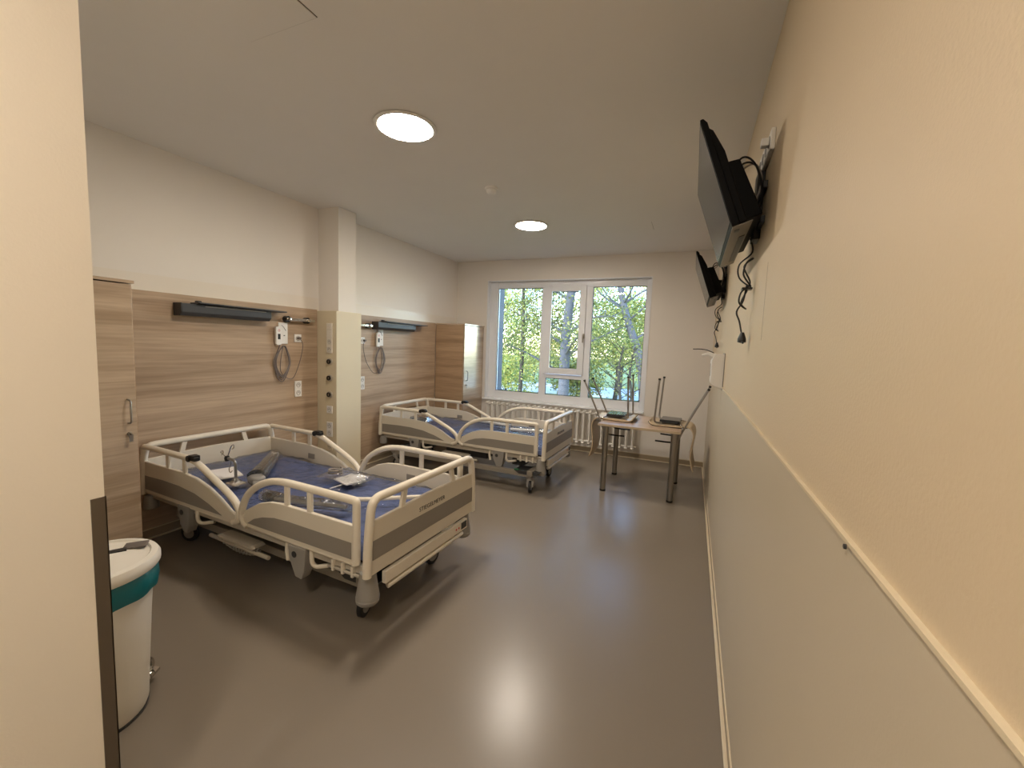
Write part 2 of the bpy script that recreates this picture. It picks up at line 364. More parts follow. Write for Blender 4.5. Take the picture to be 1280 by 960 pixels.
# ================================================================== BED
BL, BW = 2.165, .95
def P3(s, wv, z): return (-s, wv, z)
def side_rail(parent, head, near):
    wv = 0.0 if near else BW
    inn = 1 if near else -1            # towards the mattress
    if head:
        tube = fillet([(2.16, .375), (2.165, .705), (1.53, .705), (1.33, .622), (1.12, .53), (1.052, .465), (1.06, .40), (1.12, .378)], [0, .03, .10, .1, .08, .06, .05, 0])
        panel = [(2.155, .375), (2.155, .60), (1.66, .60), (1.50, .585), (1.36, .55), (1.24, .50), (1.14, .445), (1.09, .43), (1.09, .378)]
        ins = [(2.148, .40), (2.148, .498), (1.9, .505), (1.7, .502), (1.52, .485), (1.36, .447), (1.22, .40)]
        low = [(2.16, .375), (1.12, .378)]; posts = ((1.845, .60), (1.64, .60))
    else:
        tube = fillet([(.095, .385), (.095, .716), (.70, .716), (.86, .665), (.98, .58), (1.035, .48), (1.03, .41), (.975, .384)], [0, .02, .12, .1, .1, .06, .04, 0])
        panel = [(.105, .385), (.105, .588), (.66, .588), (.76, .578), (.86, .55), (.94, .508), (.99, .48), (1.01, .44), (.985, .385)]
        ins = [(.118, .41), (.118, .497), (.6, .50), (.72, .495), (.82, .477), (.90, .45), (.965, .41)]
        low = [(.095, .385), (.975, .384)]; posts = ((.62, .585), (.435, .585))
    r = obj('side_rail', B().prism(panel, lambda s, z: P3(s, wv-.012, z), lambda s, z: P3(s, wv+.012, z)), M['bed_in'], parent, bevel=.004)
    obj('rail_tube', B().tube([P3(p.x, wv, p.y) for p in [Vector((a.x, a.y)) for a in [Vector((q[0], q[1])) for q in tube]]], .0205, 12), M['bed'], r, smooth=True)
    obj('rail_lip', B().tube([P3(low[0][0], wv, low[0][1]), P3(low[1][0], wv, low[1][1])], .013, 8), M['bed'], r, smooth=True)
    for ps, pz in posts:
        obj('rail_post', B().box(-ps-.017, -ps+.017, wv-.009, wv+.009, pz-.01, .712), M['bed'], r, bevel=.004)
    sg = -inn
    o = wv+sg*.012
    obj('grey_inlay', B().prism(ins, lambda s, z: P3(s, o, z), lambda s, z: P3(s, o+sg*.0025, z)), M['bed_gray'], r)
    s0 = 1.60 if head else .52
    i = wv+inn*.012
    obj('release_pad', B().box(-s0-.04, -s0+.04, min(i, i+inn*.006), max(i, i+inn*.006), .485, .53), M['bed_gray'], r, bevel=.004)
    if head:
        c = B().box(-1.56, -1.50, wv-.022, wv+.022, .70, .735).box(-1.50, -1.475, wv-.03, wv+.006, .705, .728)
        c.cyl((-1.555, wv-.03, .712), (-1.555, wv+.03, .712), .021)
        obj('rail_clamp', c, M['black'], r, bevel=.004)
    return r
def end_board(parent, s, foot):
    zt, zb = (.742, .352) if foot else (.712, .36)
    x0, x1 = (-.02, .965)
    W2 = (x0+x1)/2
    pw = .618 if foot else .60
    sg = -1 if foot else 1              # outer face
    out = fillet([(x0-.004, zb), (x0+.004, .56), (x0+.028, zt), (x1-.028, zt), (x1-.004, .56), (x1+.004, zb)], [0, .15, .06, .06, .15, 0])
    mk = lambda s_: (lambda a, z: P3(s_, a, z))
    panel = [(x0+.005, zb), (x0+.012, pw+.01), (W2, pw+.024), (x1-.012, pw+.01), (x1-.005, zb)]
    r = obj('footboard' if foot else 'headboard', B().prism(panel, mk(s-.011), mk(s+.011)), M['bed_in'], parent, bevel=.004)
    obj('board_tube', B().tube([P3(s, q.x, q.y) for q in out], .0225, 12), M['bed'], r, smooth=True)
    for (pa, pb) in ((.225, .255), (x0+x1-.225, x0+x1-.255)):
        obj('board_post', B().prism([(pa-.018, pw), (pa+.018, pw), (pb+.018, zt), (pb-.018, zt)], mk(s-.009), mk(s+.009)), M['bed'], r, bevel=.003)
    o = s+sg*.011
    if foot:
        obj('grey_inlay', B().prism([(x0+.022, .43), (x0+.022, .53), (x1-.022, .53), (x1-.022, .43)], mk(o), mk(o+sg*.0025)), M['bed_gray'], r)
        tx = bpy.data.curves.new('lettering', 'FONT'); tx.body = 'STIEGELMEYER'; tx.size = .036; tx.extrude = .0006; tx.align_x = 'CENTER'; tx.space_character = 1.08
        to = bpy.data.objects.new('tmp', tx); COL.objects.link(to)
        bpy.context.view_layer.update()
        me = bpy.data.meshes.new_from_object(to.evaluated_get(bpy.context.evaluated_depsgraph_get()))
        bpy.data.objects.remove(to); me.materials.append(M['dark'])
        lt = link('lettering', me, r); lt.location = P3(o+sg*.001, .49, .553); lt.rotation_euler = (PI/2, 0, PI/2)
    return r
def wrinkle(nx, ny, x0, x1, y0, y1, zf):
    vs = []; fs = []
    for i in range(nx+1):
        for j in range(ny+1):
            x = x0+(x1-x0)*i/nx; y = y0+(y1-y0)*j/ny; vs.append((x, y, zf(x, y, i, j, nx, ny)))
    for i in range(nx):
        for j in range(ny):
            a = i*(ny+1)+j; fs.append((a, a+ny+1, a+ny+2, a+1))
    return B().add(vs, fs)
def mattress_z(x, y):
    s = -x
    z = .462 + .012*math.sin(s*2.1)
    if s > 1.5: z += .045*(s-1.5)/.6
    return z + .010*noise.noise(Vector((x*3, y*4, 1))) + .006*noise.noise(Vector((x*9, y*3, 4)))
def caster(parent, s, wv, rot=0, name='caster'):
    # housing, fork, wheel
    r = obj(name, B().lathe([(.028, .135), (.036, .13), (.036, .16), (.026, .17), (.026, .215)], c=(-s, wv, 0), n=16), M['bumper'], parent, smooth=True)
    a = Vector((math.cos(rot), math.sin(rot), 0)); bdir = Vector((-a.y, a.x, 0)); c = Vector((-s, wv, .062))+a*.03
    wv_ = B().tube([c-bdir*.014, c-bdir*.012, c+bdir*.012, c+bdir*.014], [.055, .0615, .0615, .055], 24)
    obj('wheel', wv_, M['rubber'], r, smooth=True)
    obj('hub', B().tube([c-bdir*.0175, c+bdir*.0175], .038, 20), M['bumper'], r, smooth=True)
    f = B()
    for sd in (-1, 1):
        o = bdir*sd*.022
        f.tube([Vector((-s, wv, .14))+o, c+o+Vector((0, 0, .03)), c+o], [.02, .018, .014], 8)
    obj('fork', f, M['bumper'], r, smooth=True)
    return r
def make_bed():
    t = thing('hospital_bed', 'nearer cream hospital bed with blue mattress, poles and papers lying on it', 'bed', (0, 0, 0), 0, 'hospital beds along the wood-clad wall')
    end_board(t, 0.0, True); end_board(t, BL-.01, False)
    for near in (True, False):
        side_rail(t, False, near); side_rail(t, True, near)
    # lying frame
    fr = B()
    for wv in (.03, .92): fr.box(-2.13, -.03, wv-.014, wv+.014, .325, .372)
    for s in (.05, .55, 1.08, 1.6, 2.1): fr.box(-s-.02, -s+.02, .03, .92, .325, .36)
    obj('lying_frame', fr, M['bed_metal'], t, bevel=.003)
    obj('mattress_base', B().box(-2.12, -.05, .045, .905, .372, .392), M['dark'], t)
    # mattress
    m = wrinkle(60, 28, -2.11, -.045, .035, .915, lambda x, y, i, j, nx, ny: mattress_z(x, y)-(.03 if i in (0, nx) or j in (0, ny) else 0))
    n = len(m.v); nx, ny = 60, 28
    edge = [j for j in range(ny+1)]+[i*(ny+1)+ny for i in range(1, nx+1)]+[nx*(ny+1)+j for j in range(ny-1, -1, -1)]+[i*(ny+1) for i in range(nx-1, 0, -1)]
    low = [(m.v[i][0], m.v[i][1], .39) for i in edge]; k0 = len(m.v); m.v += low; E = len(edge)
    m.f += [(edge[i], k0+i, k0+(i+1) % E, edge[(i+1) % E]) for i in range(E)]
    mt = obj('mattress', m, M['blue'], t, smooth=True)
    def fz(x, y, i, j, nx, ny):
        e = min(i, nx-i, j, ny-j)
        rdg = abs(noise.noise(Vector((x*4+y*2, y*7-x*2, 7))))
        return mattress_z(x, y)+.006+.024*rdg+.006*noise.noise(Vector((x*16, y*18, 2)))*(1 if e else 0)-(.02 if e == 0 else 0)
    obj('plastic_wrap', wrinkle(90, 44, -2.10, -.05, .04, .91, fz), M['film'], mt, smooth=True)
    # lower cross plate at foot, with tube
    obj('foot_crossbar', B().box(-.005, .022, .085, .875, .268, .335), M['bed'], t, bevel=.004)
    obj('foot_pull_bar', B().tube([P3(.0, .12, .235), P3(-.01, .16, .243), P3(-.01, .80, .243), P3(.0, .84, .235)], .0145, 10), M['bed'], t, smooth=True)
    obj('label_plate', B().box(.0225, .0245, .80, .862, .282, .325), M['dark'], t)
    for q in (.735, .765): obj('indicator', B().box(.0225, .0240, q, q+.012, .296, .308), M['red'], t)
    obj('label_plate', B().box(.004, .0062, .19, .235, .228, .252).box(.0062, .007, .197, .228, .232, .248), M['white'], t)
    # bumpers
    for wv in (.028, .918):
        obj('corner_bumper', B().lathe([(.040, .345), (.046, .30), (.058, .225), (.060, .215), (.056, .211), (.060, .206), (.058, .19), (.046, .178), (.002, .176)], c=(-.045, wv, 0), n=24), M['bumper'], t, smooth=True)
    for wv in (.02, .93):
        obj('corner_bumper', B().lathe([(.036, .345), (.046, .30), (.046, .25), (.002, .245)], c=(-2.14, wv, 0), n=20), M['bumper'], t, smooth=True)
    # rail mounts (grey brackets) and cream loops
    for near in (True, False):
        wv = .012 if near else BW-.012; sg = -1 if near else 1
        for s in (.53, 1.65):
            pr = [(s-.075, .375), (s+.07, .375), (s+.055, .29), (s+.01, .20), (s-.04, .195), (s-.06, .24)]
            k = obj('rail_bracket', B().prism(pr, lambda a, z: P3(a, wv-.03, z), lambda a, z: P3(a, wv+.03, z)), M['bumper'], t, bevel=.006)
            obj('bracket_slot', B().lathe([(.001, 0), (.018, 0), (.018, .003), (.001, .003)], n=14).xf(Matrix.Translation(P3(s+.01, wv+sg*.033, .33)) @ Matrix.Rotation(PI/2, 4, 'X')), M['dark'], k)
        for s in (.44, 1.535):
            pts = fillet([P3(s, wv, .38), P3(s, wv, .265), P3(s-.10, wv+.05*-sg, .285)], .05)
            obj('rail_loop', B().tube(pts, .0125, 10), M['bed'], t, smooth=True)
        for s in (.632, ):
            obj('rail_loop', B().tube(fillet([P3(s, wv, .38), P3(s+.012, wv, .32), P3(s, wv, .26)], .02), .0125, 10), M['bed'], t, smooth=True)
        for s in (.13, .2, .27):
            obj('accessory_hook', B().box(-s-.008, -s+.008, wv-.012, wv+.012, .30, .36), M['bed'], t, bevel=.002)
        obj('accessory_rail', B().tube([P3(.08, wv, .315), P3(.31, wv, .315)], .009, 8), M['bed_metal'], t, smooth=True)
    # undercarriage
    uc = B()
    for wv in (.14, .78): uc.box(-1.98, -.16, wv-.025, wv+.025, .165, .215)
    for s in (.175, 1.96): uc.box(-s-.03, -s+.03, .10, .82, .185, .235)
    u = obj('undercarriage', uc, M['uc'], t, bevel=.004)
    for s in (.42, 1.72): obj('lift_column', B().box(-s-.07, -s+.07, .36, .56, .2, .345), M['dark'], u, bevel=.004)
    obj('motor_box', B().box(-1.35, -.80, .34, .60, .215, .325), M['dark'], u, bevel=.008)
    obj('tray_bracket', B().prism([(.06, .232), (.36, .225), (.30, .19), (.10, .19)], lambda a, z: P3(a, .11, z), lambda a, z: P3(a, .30, z)), M['dark'], u, bevel=.004)
    obj('green_marker', B().box(-.352, -.30, .105, .13, .228, .236), M['green'], u)
    caster(t, .185, .165, -1.3); caster(t, .19, .80, -1.7); caster(t, 1.94, .14, .4); caster(t, 1.94, .78, 1.2)
    # brake pedal assembly on the near side
    pd = obj('pedal_bar', B().tube([P3(1.37, -.0, .235), P3(.79, .0, .232)], .0125, 8), M['bed_metal'], t, smooth=True)
    obj('pedal_plate', B().prism([(1.25, .275), (.93, .275), (.90, .262), (1.22, .262)], lambda a, z: P3(a, -.03, z), lambda a, z: P3(a, .06, z)), M['bed_metal'], pd, bevel=.004)
    obj('cable_coil', B().tube([P3(1.24-.34*q/60, .01+.02*math.cos(q*1.3), .235-.025*math.sin(q/60*PI)+.02*math.sin(q*1.3)) for q in range(61)], .005, 6), M['bumper'], pd, smooth=True)
    return t
bed1 = make_bed()
BED1 = ((-1.402, 1.570, 0), -.046); BED2 = ((-1.334, 4.043, 0), -.020)
bed2 = dup(bed1, BED2[0], BED2[1], 'farther cream hospital bed standing in front of the radiator under the window', 'hospital beds along the wood-clad wall')
bed1.location = BED1[0]; bed1.rotation_euler = (0, 0, BED1[1])
for c in bed2.children:
    if c.name.startswith(('caster', 'undercarriage')): c.location = (0.05, -.185, 0)
def on_bed(which, s, wv, z=0):
    (x, y, _), a = which; c, d = math.cos(a), math.sin(a)
    return (x+(-s)*c-wv*d, y+(-s)*d+wv*c, z)
ZM = .502
# -- things lying on the nearer bed
def bt(name, label, cat, s, wv, z=0, rz=0, bed=BED1, group=None):
    return thing(name, label, cat, on_bed(bed, s, wv, z), bed[1]+rz, group)
# plastic bag with paper leaflets
t = bt('plastic_bag', 'clear plastic bag with folded white leaflets on the middle of the nearer bed', 'bag', .90, .67, ZM)
obj('leaflet', B().box(-.01, .17, -.09, .06, .012, .022).xf(Matrix.Rotation(-.25, 4, 'Z')), M['paper'], t, bevel=.002)
obj('leaflet', B().box(-.03, .13, -.02, .10, .004, .012).xf(Matrix.Rotation(.15, 4, 'Z')), M['paper'], t, bevel=.002)
obj('film', wrinkle(26, 16, -.19, .2, -.11, .12, lambda x, y, i, j, nx, ny: (.05*max(0, 1-((x+.0)/.2)**2)*max(0, 1-(y/.12)**2)+.012+.03*abs(noise.noise(Vector((x*14, y*16, 3)))))), M['bagfilm'], t, smooth=True)
obj('coiled_strap', B().tube([(-.11+.05*math.cos(a), .0+.045*math.sin(a), .02+.003*a) for a in [q*.4 for q in range(36)]], .006, 6), M['cable_l'], t, smooth=True)
# torn strips
t = tag(obj('tape_strip', B().box(-.06, .06, -.004, .004, 0, .002).xf(Matrix.Translation(on_bed(BED1, .815, .515, .508)) @ Matrix.Rotation(1.45, 4, 'Z')), M['paper']), 'thin white strip lying in front of the plastic bag', 'strip')
t = tag(obj('paper_scrap', B().add([(0, 0, 0), (.02, 0, .002), (.008, .02, 0), (0, 0, .002), (.02, 0, .004), (.008, .02, .002)], [(0, 1, 2), (3, 5, 4), (0, 3, 4, 1), (1, 4, 5, 2), (2, 5, 3, 0)]).xf(Matrix.Translation(on_bed(BED1, .76, .465, .507))), M['paper']), 'tiny white paper scrap beside the thin strip on the nearer bed', 'scrap')
# white envelope at head end
t = tag(obj('envelope', B().box(-.13, .13, -.085, .085, 0, .01).xf(Matrix.Translation(on_bed(BED1, 1.68, .27, .512)) @ Matrix.Rotation(-.35, 4, 'Z')), M['paper'], bevel=.002), 'flat white envelope lying near the head end of the nearer bed', 'envelope')
# infusion hook post, standing up in a wrap
t = bt('infusion_hook_post', 'upright chrome hook post with black knob wrapped in film on the nearer bed', 'post', 1.457, .216, .485)
obj('post', B().tube(fillet([(0, 0, .0), (0, 0, .172), (-.085, 0, .178)], .03), .0095, 10), M['steel'], t, smooth=True)
obj('foot_wrap', wrinkle(14, 10, -.07, .07, -.06, .06, lambda x, y, i, j, nx, ny: .012+.05*math.exp(-((x/.03)**2+(y/.03)**2))+.012*noise.noise(Vector((x*30, y*30, 1)))), M['bagfilm'], t, smooth=True)
obj('base_plate', B().box(-.05, .05, -.04, .04, .008, .02), M['bed_metal'], t, bevel=.004)
obj('knob', B().lathe([(.001, -.018), (.014, -.018), (.018, 0), (.014, .016), (.001, .018)], c=(-.095, 0, .176), n=14), M['black'], t, smooth=True)
hk = lambda dx, dy, dz: smoothpts([(-.095, 0, .178), (-.095+dx*.5, dy*.5, .178+dz*.5), (-.095+dx, dy, .178+dz), (-.095+dx+.018, dy+.005, .178+dz+.012), (-.095+dx+.028, dy, .178+dz-.006), (-.095+dx+.018, dy-.006, .178+dz-.016)], 5)
obj('hook', B().tube(hk(.05, 0, .09), .0035, 6), M['chrome'], t, smooth=True)
obj('hook', B().tube(hk(-.11, .02, .02), .0035, 6), M['chrome'], t, smooth=True)
obj('hook', B().tube(smoothpts([(-.05, 0, .172), (-.06, .0, .13), (-.075, 0, .10), (-.06, 0, .08), (-.04, 0, .095)], 5), .0035, 6), M['chrome'], t, smooth=True)
# lifting pole lying: padded grey end with two chrome tubes toward the far corner
t = bt('lifting_pole', 'film-wrapped lifting pole with round grey joint lying toward the far head corner', 'pole', 1.345, .29, ZM)
pa, pb = Vector((0, 0, .035)), Vector((-.44, .44, .04))
d = (pb-pa).normalized(); nn = Vector((-d.y, d.x, 0))
obj('joint', B().lathe([(.001, -.022), (.04, -.022), (.05, -.01), (.05, .01), (.04, .022), (.001, .022)], n=22, c=(0, 0, .028), sx=1.3), M['bumper'], t, smooth=True)
obj('pole', B().tube([pa+nn*.022, pb+nn*.018], .0125, 10), M['chrome'], t, smooth=True)
obj('pole', B().tube([pa-nn*.022, pb-nn*.012], .0125, 10), M['steel'], t, smooth=True)
obj('end_cap', B().tube([pb-d*.02-nn*.02, pb+d*.012+nn*.02], .02, 10), M['white'], t, smooth=True)
obj('cradle', B().box(-.02, .14, -.03, .02, .004, .03).xf(Matrix.Rotation(-.5, 4, 'Z')), M['bumper'], t, bevel=.01)
wm = B().tube([pa+Vector((0, 0, .0)), pa*.6+pb*.4, pb], [.06, .052, .045], 12, cap=False)
wm.v = [tuple(Vector(v)+Vector((noise.noise(Vector(v)*25), noise.noise(Vector(v)*25+Vector((5, 0, 0))), 0))*.008) for v in wm.v]
obj('film', wm, M['bagfilm'], t, smooth=True)
# long tube with black grip along the near rail
t = bt('mobility_tube', 'long chrome tube with black rubber grip lying beside the near side rail', 'tube', .98, .113, ZM)
obj('grip', B().lathe([(.001, 0), (.022, .0), (.027, .008), (.025, .05), (.018, .075), (.018, .09), (.001, .09)], n=16).xf(Matrix.Translation((0, 0, .034)) @ Matrix.Rotation(PI/2, 4, 'Y')), M['black'], t, smooth=True)
obj('pole', B().tube([(.09, 0, .034), (.34, .07, .03), (.54, .135, .026)], .013, 10), M['steel'], t, smooth=True)
wm = B().tube([(-.02, 0, .036), (.2, .03, .034), (.42, .10, .03), (.56, .15, .026)], [.035, .03, .034, .03], 12)
wm.v = [tuple(Vector(v)+Vector((0, noise.noise(Vector(v)*22), noise.noise(Vector(v)*22+Vector((5, 0, 0)))))*.010) for v in wm.v]
obj('film', wm, M['bagfilm'], t, smooth=True)
# cream rod near the foot
tag(obj('cream_rod', B().tube(smoothpts([on_bed(BED1, .62, .34, .523), on_bed(BED1, .45, .40, .525), on_bed(BED1, .30, .52, .527), on_bed(BED1, .12, .66, .53), on_bed(BED1, .07, .80, .53)], 6), .0135, 10), M['bed'], smooth=True), 'slim cream rod lying across the foot end of the nearer bed', 'rod')
# farther bed: wrapped flat poles
for (a, c, lab) in (((1.25, .74), (.70, .66), 'longer film-wrapped white pole lying along the farther bed'), ((.60, .46), (.14, .56), 'shorter film-wrapped white pole near the foot of the farther bed')):
    pa = Vector(on_bed(BED2, *a, .53)); pb = Vector(on_bed(BED2, *c, .53)); mid = (pa+pb)/2
    t = thing('wrapped_pole', lab, 'pole', (mid.x, mid.y, ZM), 0, None)
    o = Vector((mid.x, mid.y, ZM))
    obj('pole', B().tube([pa-o, pb-o], .018, 10), M['white'], t, smooth=True)
    wm = B().tube([pa-o, mid-o, pb-o], [.03, .034, .03], 10); wm.v = [tuple(Vector(v)+Vector((0, noise.noise(Vector(v)*20), noise.noise(Vector(v)*20+Vector((3, 1, 0)))))*.01) for v in wm.v]
    obj('film', wm, M['bagfilm'], t, smooth=True)
t = bt('backrest_pillow_pack', 'film-wrapped dark pack at the head end of the farther bed', 'pack', 1.78, .30, ZM+.01, .2, BED2)
obj('pack', B().box(-.11, .11, -.09, .09, 0, .05), M['dark'], t, bevel=.018)
obj('film', wrinkle(16, 14, -.14, .14, -.12, .12, lambda x, y, i, j, nx, ny: .02+.05*(1 if abs(x) < .12 and abs(y) < .1 else 0)+.02*abs(noise.noise(Vector((x*18, y*18, 3))))), M['bagfilm'], t, smooth=True)

# ================================================================== TABLE
TBL = ((-.455, 4.78, 0), -.012)
t = thing('table', 'small square laminate table with four round steel legs by the right wall', 'table', *TBL)
obj('tabletop', B().box(-.405, .405, -.41, .41, .716, .741), M['table'], t, bevel=.002)
obj('edge_band', B().box(-.4065, .4065, -.4115, .4115, .718, .739), mat('edge_band', (196, 178, 150), .45), t)
for sx, sy in ((-.335, -.33), (.345, -.335), (-.33, .335), (.36, .335)):
    lg = obj('leg', B().lathe([(.001, .018), (.029, .018), (.029, .716), (.001, .716)], c=(sx, sy, 0), n=24), M['steel'], t, smooth=True)
    obj('foot', B().lathe([(.001, 0), (.029, 0), (.031, .004), (.031, .02), (.001, .02)], c=(sx, sy, 0), n=24), M['rubber'], lg, smooth=True)
    obj('mount_plate', B().lathe([(.001, .706), (.05, .706), (.05, .716), (.001, .716)], c=(sx, sy, 0), n=24), M['steel'], lg)

# ================================================================== CHAIRS (upside down on the table; local +x = towards the backrest)
def make_chair():
    t = thing('stacking_chair', 'upturned plywood chair at the left of the table, its legs in front of the window', 'chair', (0, 0, 0), 0, 'chairs upturned on the table')
    prof = smoothpts([(-.185, .045), (-.165, .022), (-.12, .008), (0, .008), (.10, .010), (.17, .016), (.215, .012), (.245, -.02), (.258, -.08), (.245, -.19), (.24, -.28), (.255, -.37), (.275, -.43)], 5)
    hw = .2; th = .010; nW = 8
    vs = []; fs = []
    nP = len(prof)
    def hwf(i):
        q = i/(nP-1); return hw*(1-.10*max(0, q-.75)/.25-.12*max(0, .08-q)/.08)
    for i, p in enumerate(prof):
        a = prof[max(0, i-1)]; c = prof[min(nP-1, i+1)]; tg = (c-a).normalized(); nr = Vector((-tg.y, tg.x))
        for side in (0, 1):
            for j in range(nW+1):
                u = -1+2*j/nW; q = p+nr*(th*side); bow = .010*(1-u*u)
                vs.append((q.x-bow*(1 if i > nP*.6 else 0), u*hwf(i), q.y))
    R_ = 2*(nW+1)
    for i in range(nP-1):
        for j in range(nW):
            fs.append((i*R_+j, i*R_+j+1, (i+1)*R_+j+1, (i+1)*R_+j)); k = nW+1
            fs.append((i*R_+k+j, (i+1)*R_+k+j, (i+1)*R_+k+j+1, i*R_+k+j+1))
        for j in (0, nW): fs.append((i*R_+j, (i+1)*R_+j, (i+1)*R_+nW+1+j, i*R_+nW+1+j))
    for i in (0, nP-1):
        for j in range(nW): fs.append((i*R_+j, i*R_+j+1, i*R_+nW+1+j+1, i*R_+nW+1+j))
    obj('shell', B().add(vs, fs), M['ply'], t, smooth=True)
    pad = [(p.x, p.y) for p in prof if p.x < .2 and p.y > -.01]
    vs = []; fs = []
    for i, (x, z) in enumerate(pad):
        for y in (-.195, .195): vs += [(x, y, z-.008), (x, y, z+.0005)]
    for i in range(len(pad)-1):
        a = i*4; fs += [(a, a+4, a+6, a+2), (a+1, a+3, a+7, a+5), (a, a+1, a+5, a+4), (a+2, a+6, a+7, a+3)]
    fs += [(0, 2, 3, 1), (len(pad)*4-4, len(pad)*4-3, len(pad)*4-1, len(pad)*4-2)]
    obj('seat_pad', B().add(vs, fs), M['pad'], t, smooth=True)
    obj('underplate', B().box(-.08, .12, -.13, .13, .032, .066), M['block'], t, bevel=.006)
    for sd in (-1, 1):
        y = sd*.19
        obj('leg', B().tube(fillet([(-.10, y, .485), (-.125, y, .05), (-.105, y*.8, .03), (-.05, y*.6, .035)], .03), .0095, 10), M['steel'], t, smooth=True)
        obj('foot', B().cyl((-.10, y, .482), (-.0995, y, .50), .0125), M['black'], t, smooth=True)
        obj('leg', B().tube(fillet([(.365, y*1.08, .415), (.205, y*1.08, .085), (.12, y*1.08, -.115), (.07, y*1.08, -.15)], .05), .0095, 10), M['steel'], t, smooth=True)
        obj('foot', B().cyl((.363, y*1.08, .411), (.372, y*1.08, .43), .0125), M['black'], t, smooth=True)
        obj('armrest', B().tube([(.08, y*1.08, -.148), (.0, y*1.08, -.152), (-.10, y*1.08, -.150)], .0085, 8, flat=1.5), M['black'], t, smooth=True)
        obj('cross_tube', B().tube([(.16, y*1.06, .02), (.10, y*.6, .045)], .008, 8), M['chrome'], t, smooth=True)
    return t
chA = make_chair()
Z0 = .742
chB = dup(chA, (-.185, 4.75, Z0), -.06, 'upturned plywood chair at the right of the table, one leg pair slanting to the wall', 'chairs upturned on the table')
chA.location = (-.715, 4.79, Z0); chA.rotation_euler = (0, 0, PI-.01)

# ================================================================== WARDROBES
def wardrobe(y0, y1, front, label, handle_y, side_sgn, ztop, door_first):
    t = thing('wardrobe', label, 'wardrobe', ((XL+.03+front)/2, (y0+y1)/2, 0), 0)
    o = Vector(t.location)
    def L(x0, x1, a0, a1, z0, z1): return B().box(x0-o.x, x1-o.x, a0-o.y, a1-o.y, z0, z1)
    xi = XL+.024
    obj('carcass', L(xi, front-.022, y0, y1, .06, ztop-.022), M['wood_side'], t)
    obj('plinth', L(xi, front-.04, y0+.01, y1-.01, 0, .06), M['wood_side'], t)
    obj('top_board', L(xi, front+.004, y0-.003, y1+.003, ztop-.018, ztop), M['wood_door'], t, bevel=.001)
    dr = obj('door', L(front-.02, front, y0+.003, y1-.012, .07, ztop-.026), M['wood_door'], t, bevel=.001)
    hx = front-o.x; hy = handle_y-o.y
    obj('handle', B().tube(fillet([(hx, hy, 1.115), (hx+.035, hy, 1.11), (hx+.035, hy, .975), (hx, hy, .97)], .02), .0055, 8), M['steel'], dr, smooth=True)
    k = obj('lock', B().lathe([(.001, 0), (.011, 0), (.011, .012), (.001, .012)], n=14).xf(Matrix.Translation((hx, hy, .905)) @ Matrix.Rotation(PI/2, 4, 'Y')), M['steel'], dr, smooth=True)
    obj('key', B().box(hx+.012, hx+.03, hy-.002, hy+.002, .9, .91).box(hx+.022, hx+.026, hy-.010, hy+.010, .86, .905), M['steel'], dr)
    for z in (.35, 1.0, 1.65):
        obj('hinge', B().box(hx-.0, hx+.002, (y1-.03)-o.y, (y1-.018)-o.y, z, z+.03) if handle_y < (y0+y1)/2 else B().box(hx-.0, hx+.002, (y0+.01)-o.y, (y0+.02)-o.y, z, z+.03), M['steel'], dr)
    return t
wardrobe(.70, 1.43, -3.088, 'wood-grain wardrobe at the left beside the entry wall, behind the bin', 1.375, 1, 1.822, True)
wardrobe(5.388, 6.008, -3.088, 'wood-grain wardrobe in the far left corner beside the window', 5.455, -1, 1.812, False)

# ================================================================== READING LAMPS
def reading_lamp(y0, y1, yp, label):
    t = thing('reading_lamp', label, 'wall lamp', (XL+.022, (y0+y1)/2, 1.70), 0, 'reading lamps above the beds')
    a, c = y0-(y0+y1)/2, y1-(y0+y1)/2; p = yp-(y0+y1)/2
    body = [(.0, -.045), (.075, -.045), (.10, -.02), (.10, .045), (.0, .045)]
    obj('housing', B().prism(body, lambda x, z: (x, a, z), lambda x, z: (x, c, z)), M['lamp_gray'], t, bevel=.004)
    obj('top_shelf', B().prism([(.015, .045), (.135, .050), (.135, .060), (.015, .057)], lambda x, z: (x, a+.10, z), lambda x, z: (x, p, z-.006)), M['lamp_gray'], t, bevel=.002)
    obj('end_cap', B().prism(body, lambda x, z: (x, a-.008, z*1.06), lambda x, z: (x, a, z*1.06)), M['dark'], t, bevel=.003)
    obj('trim_line', B().box(.1002, .102, a+.16, c-.05, .028, .036), M['bumper'], t)
    obj('latch', B().box(.02, .06, a+.13, a+.16, .055, .075), M['dark'], t, bevel=.004)
reading_lamp(1.905, 2.62, 2.75, 'long dark grey reading lamp on the wood wall above the nearer bed')
reading_lamp(4.016, 4.752, 4.98, 'long dark grey reading lamp on the wood wall above the farther bed')

# ================================================================== RAIL HOLDERS
def holder(yc, label, sgn=1):
    t = thing('equipment_rail', label, 'rail', (XL+.022, yc, 1.69), 0, 'short equipment rails by the headwall lamps')
    obj('bar', B().box(.045, .058, -.13, .19, -.013, .013), M['chrome'], t, bevel=.003)
    for y in (-.105, .115):
        k = obj('bracket', B().lathe([(.001, 0), (.03, 0), (.03, .044), (.001, .044)], n=20).xf(Matrix.Translation((0, y, 0)) @ Matrix.Rotation(PI/2, 4, 'Y')), M['black'], t, smooth=True)
        obj('knob', B().lathe([(.001, 0), (.016, 0), (.016, .01), (.001, .012)], n=16).xf(Matrix.Translation((.058, y, 0)) @ Matrix.Rotation(PI/2, 4, 'Y')), M['chrome'], k, smooth=True)
holder(2.94, 'short chrome equipment rail with black mounts right of the nearer reading lamp')
holder(3.80, 'short chrome equipment rail partly behind the duct by the farther lamp')

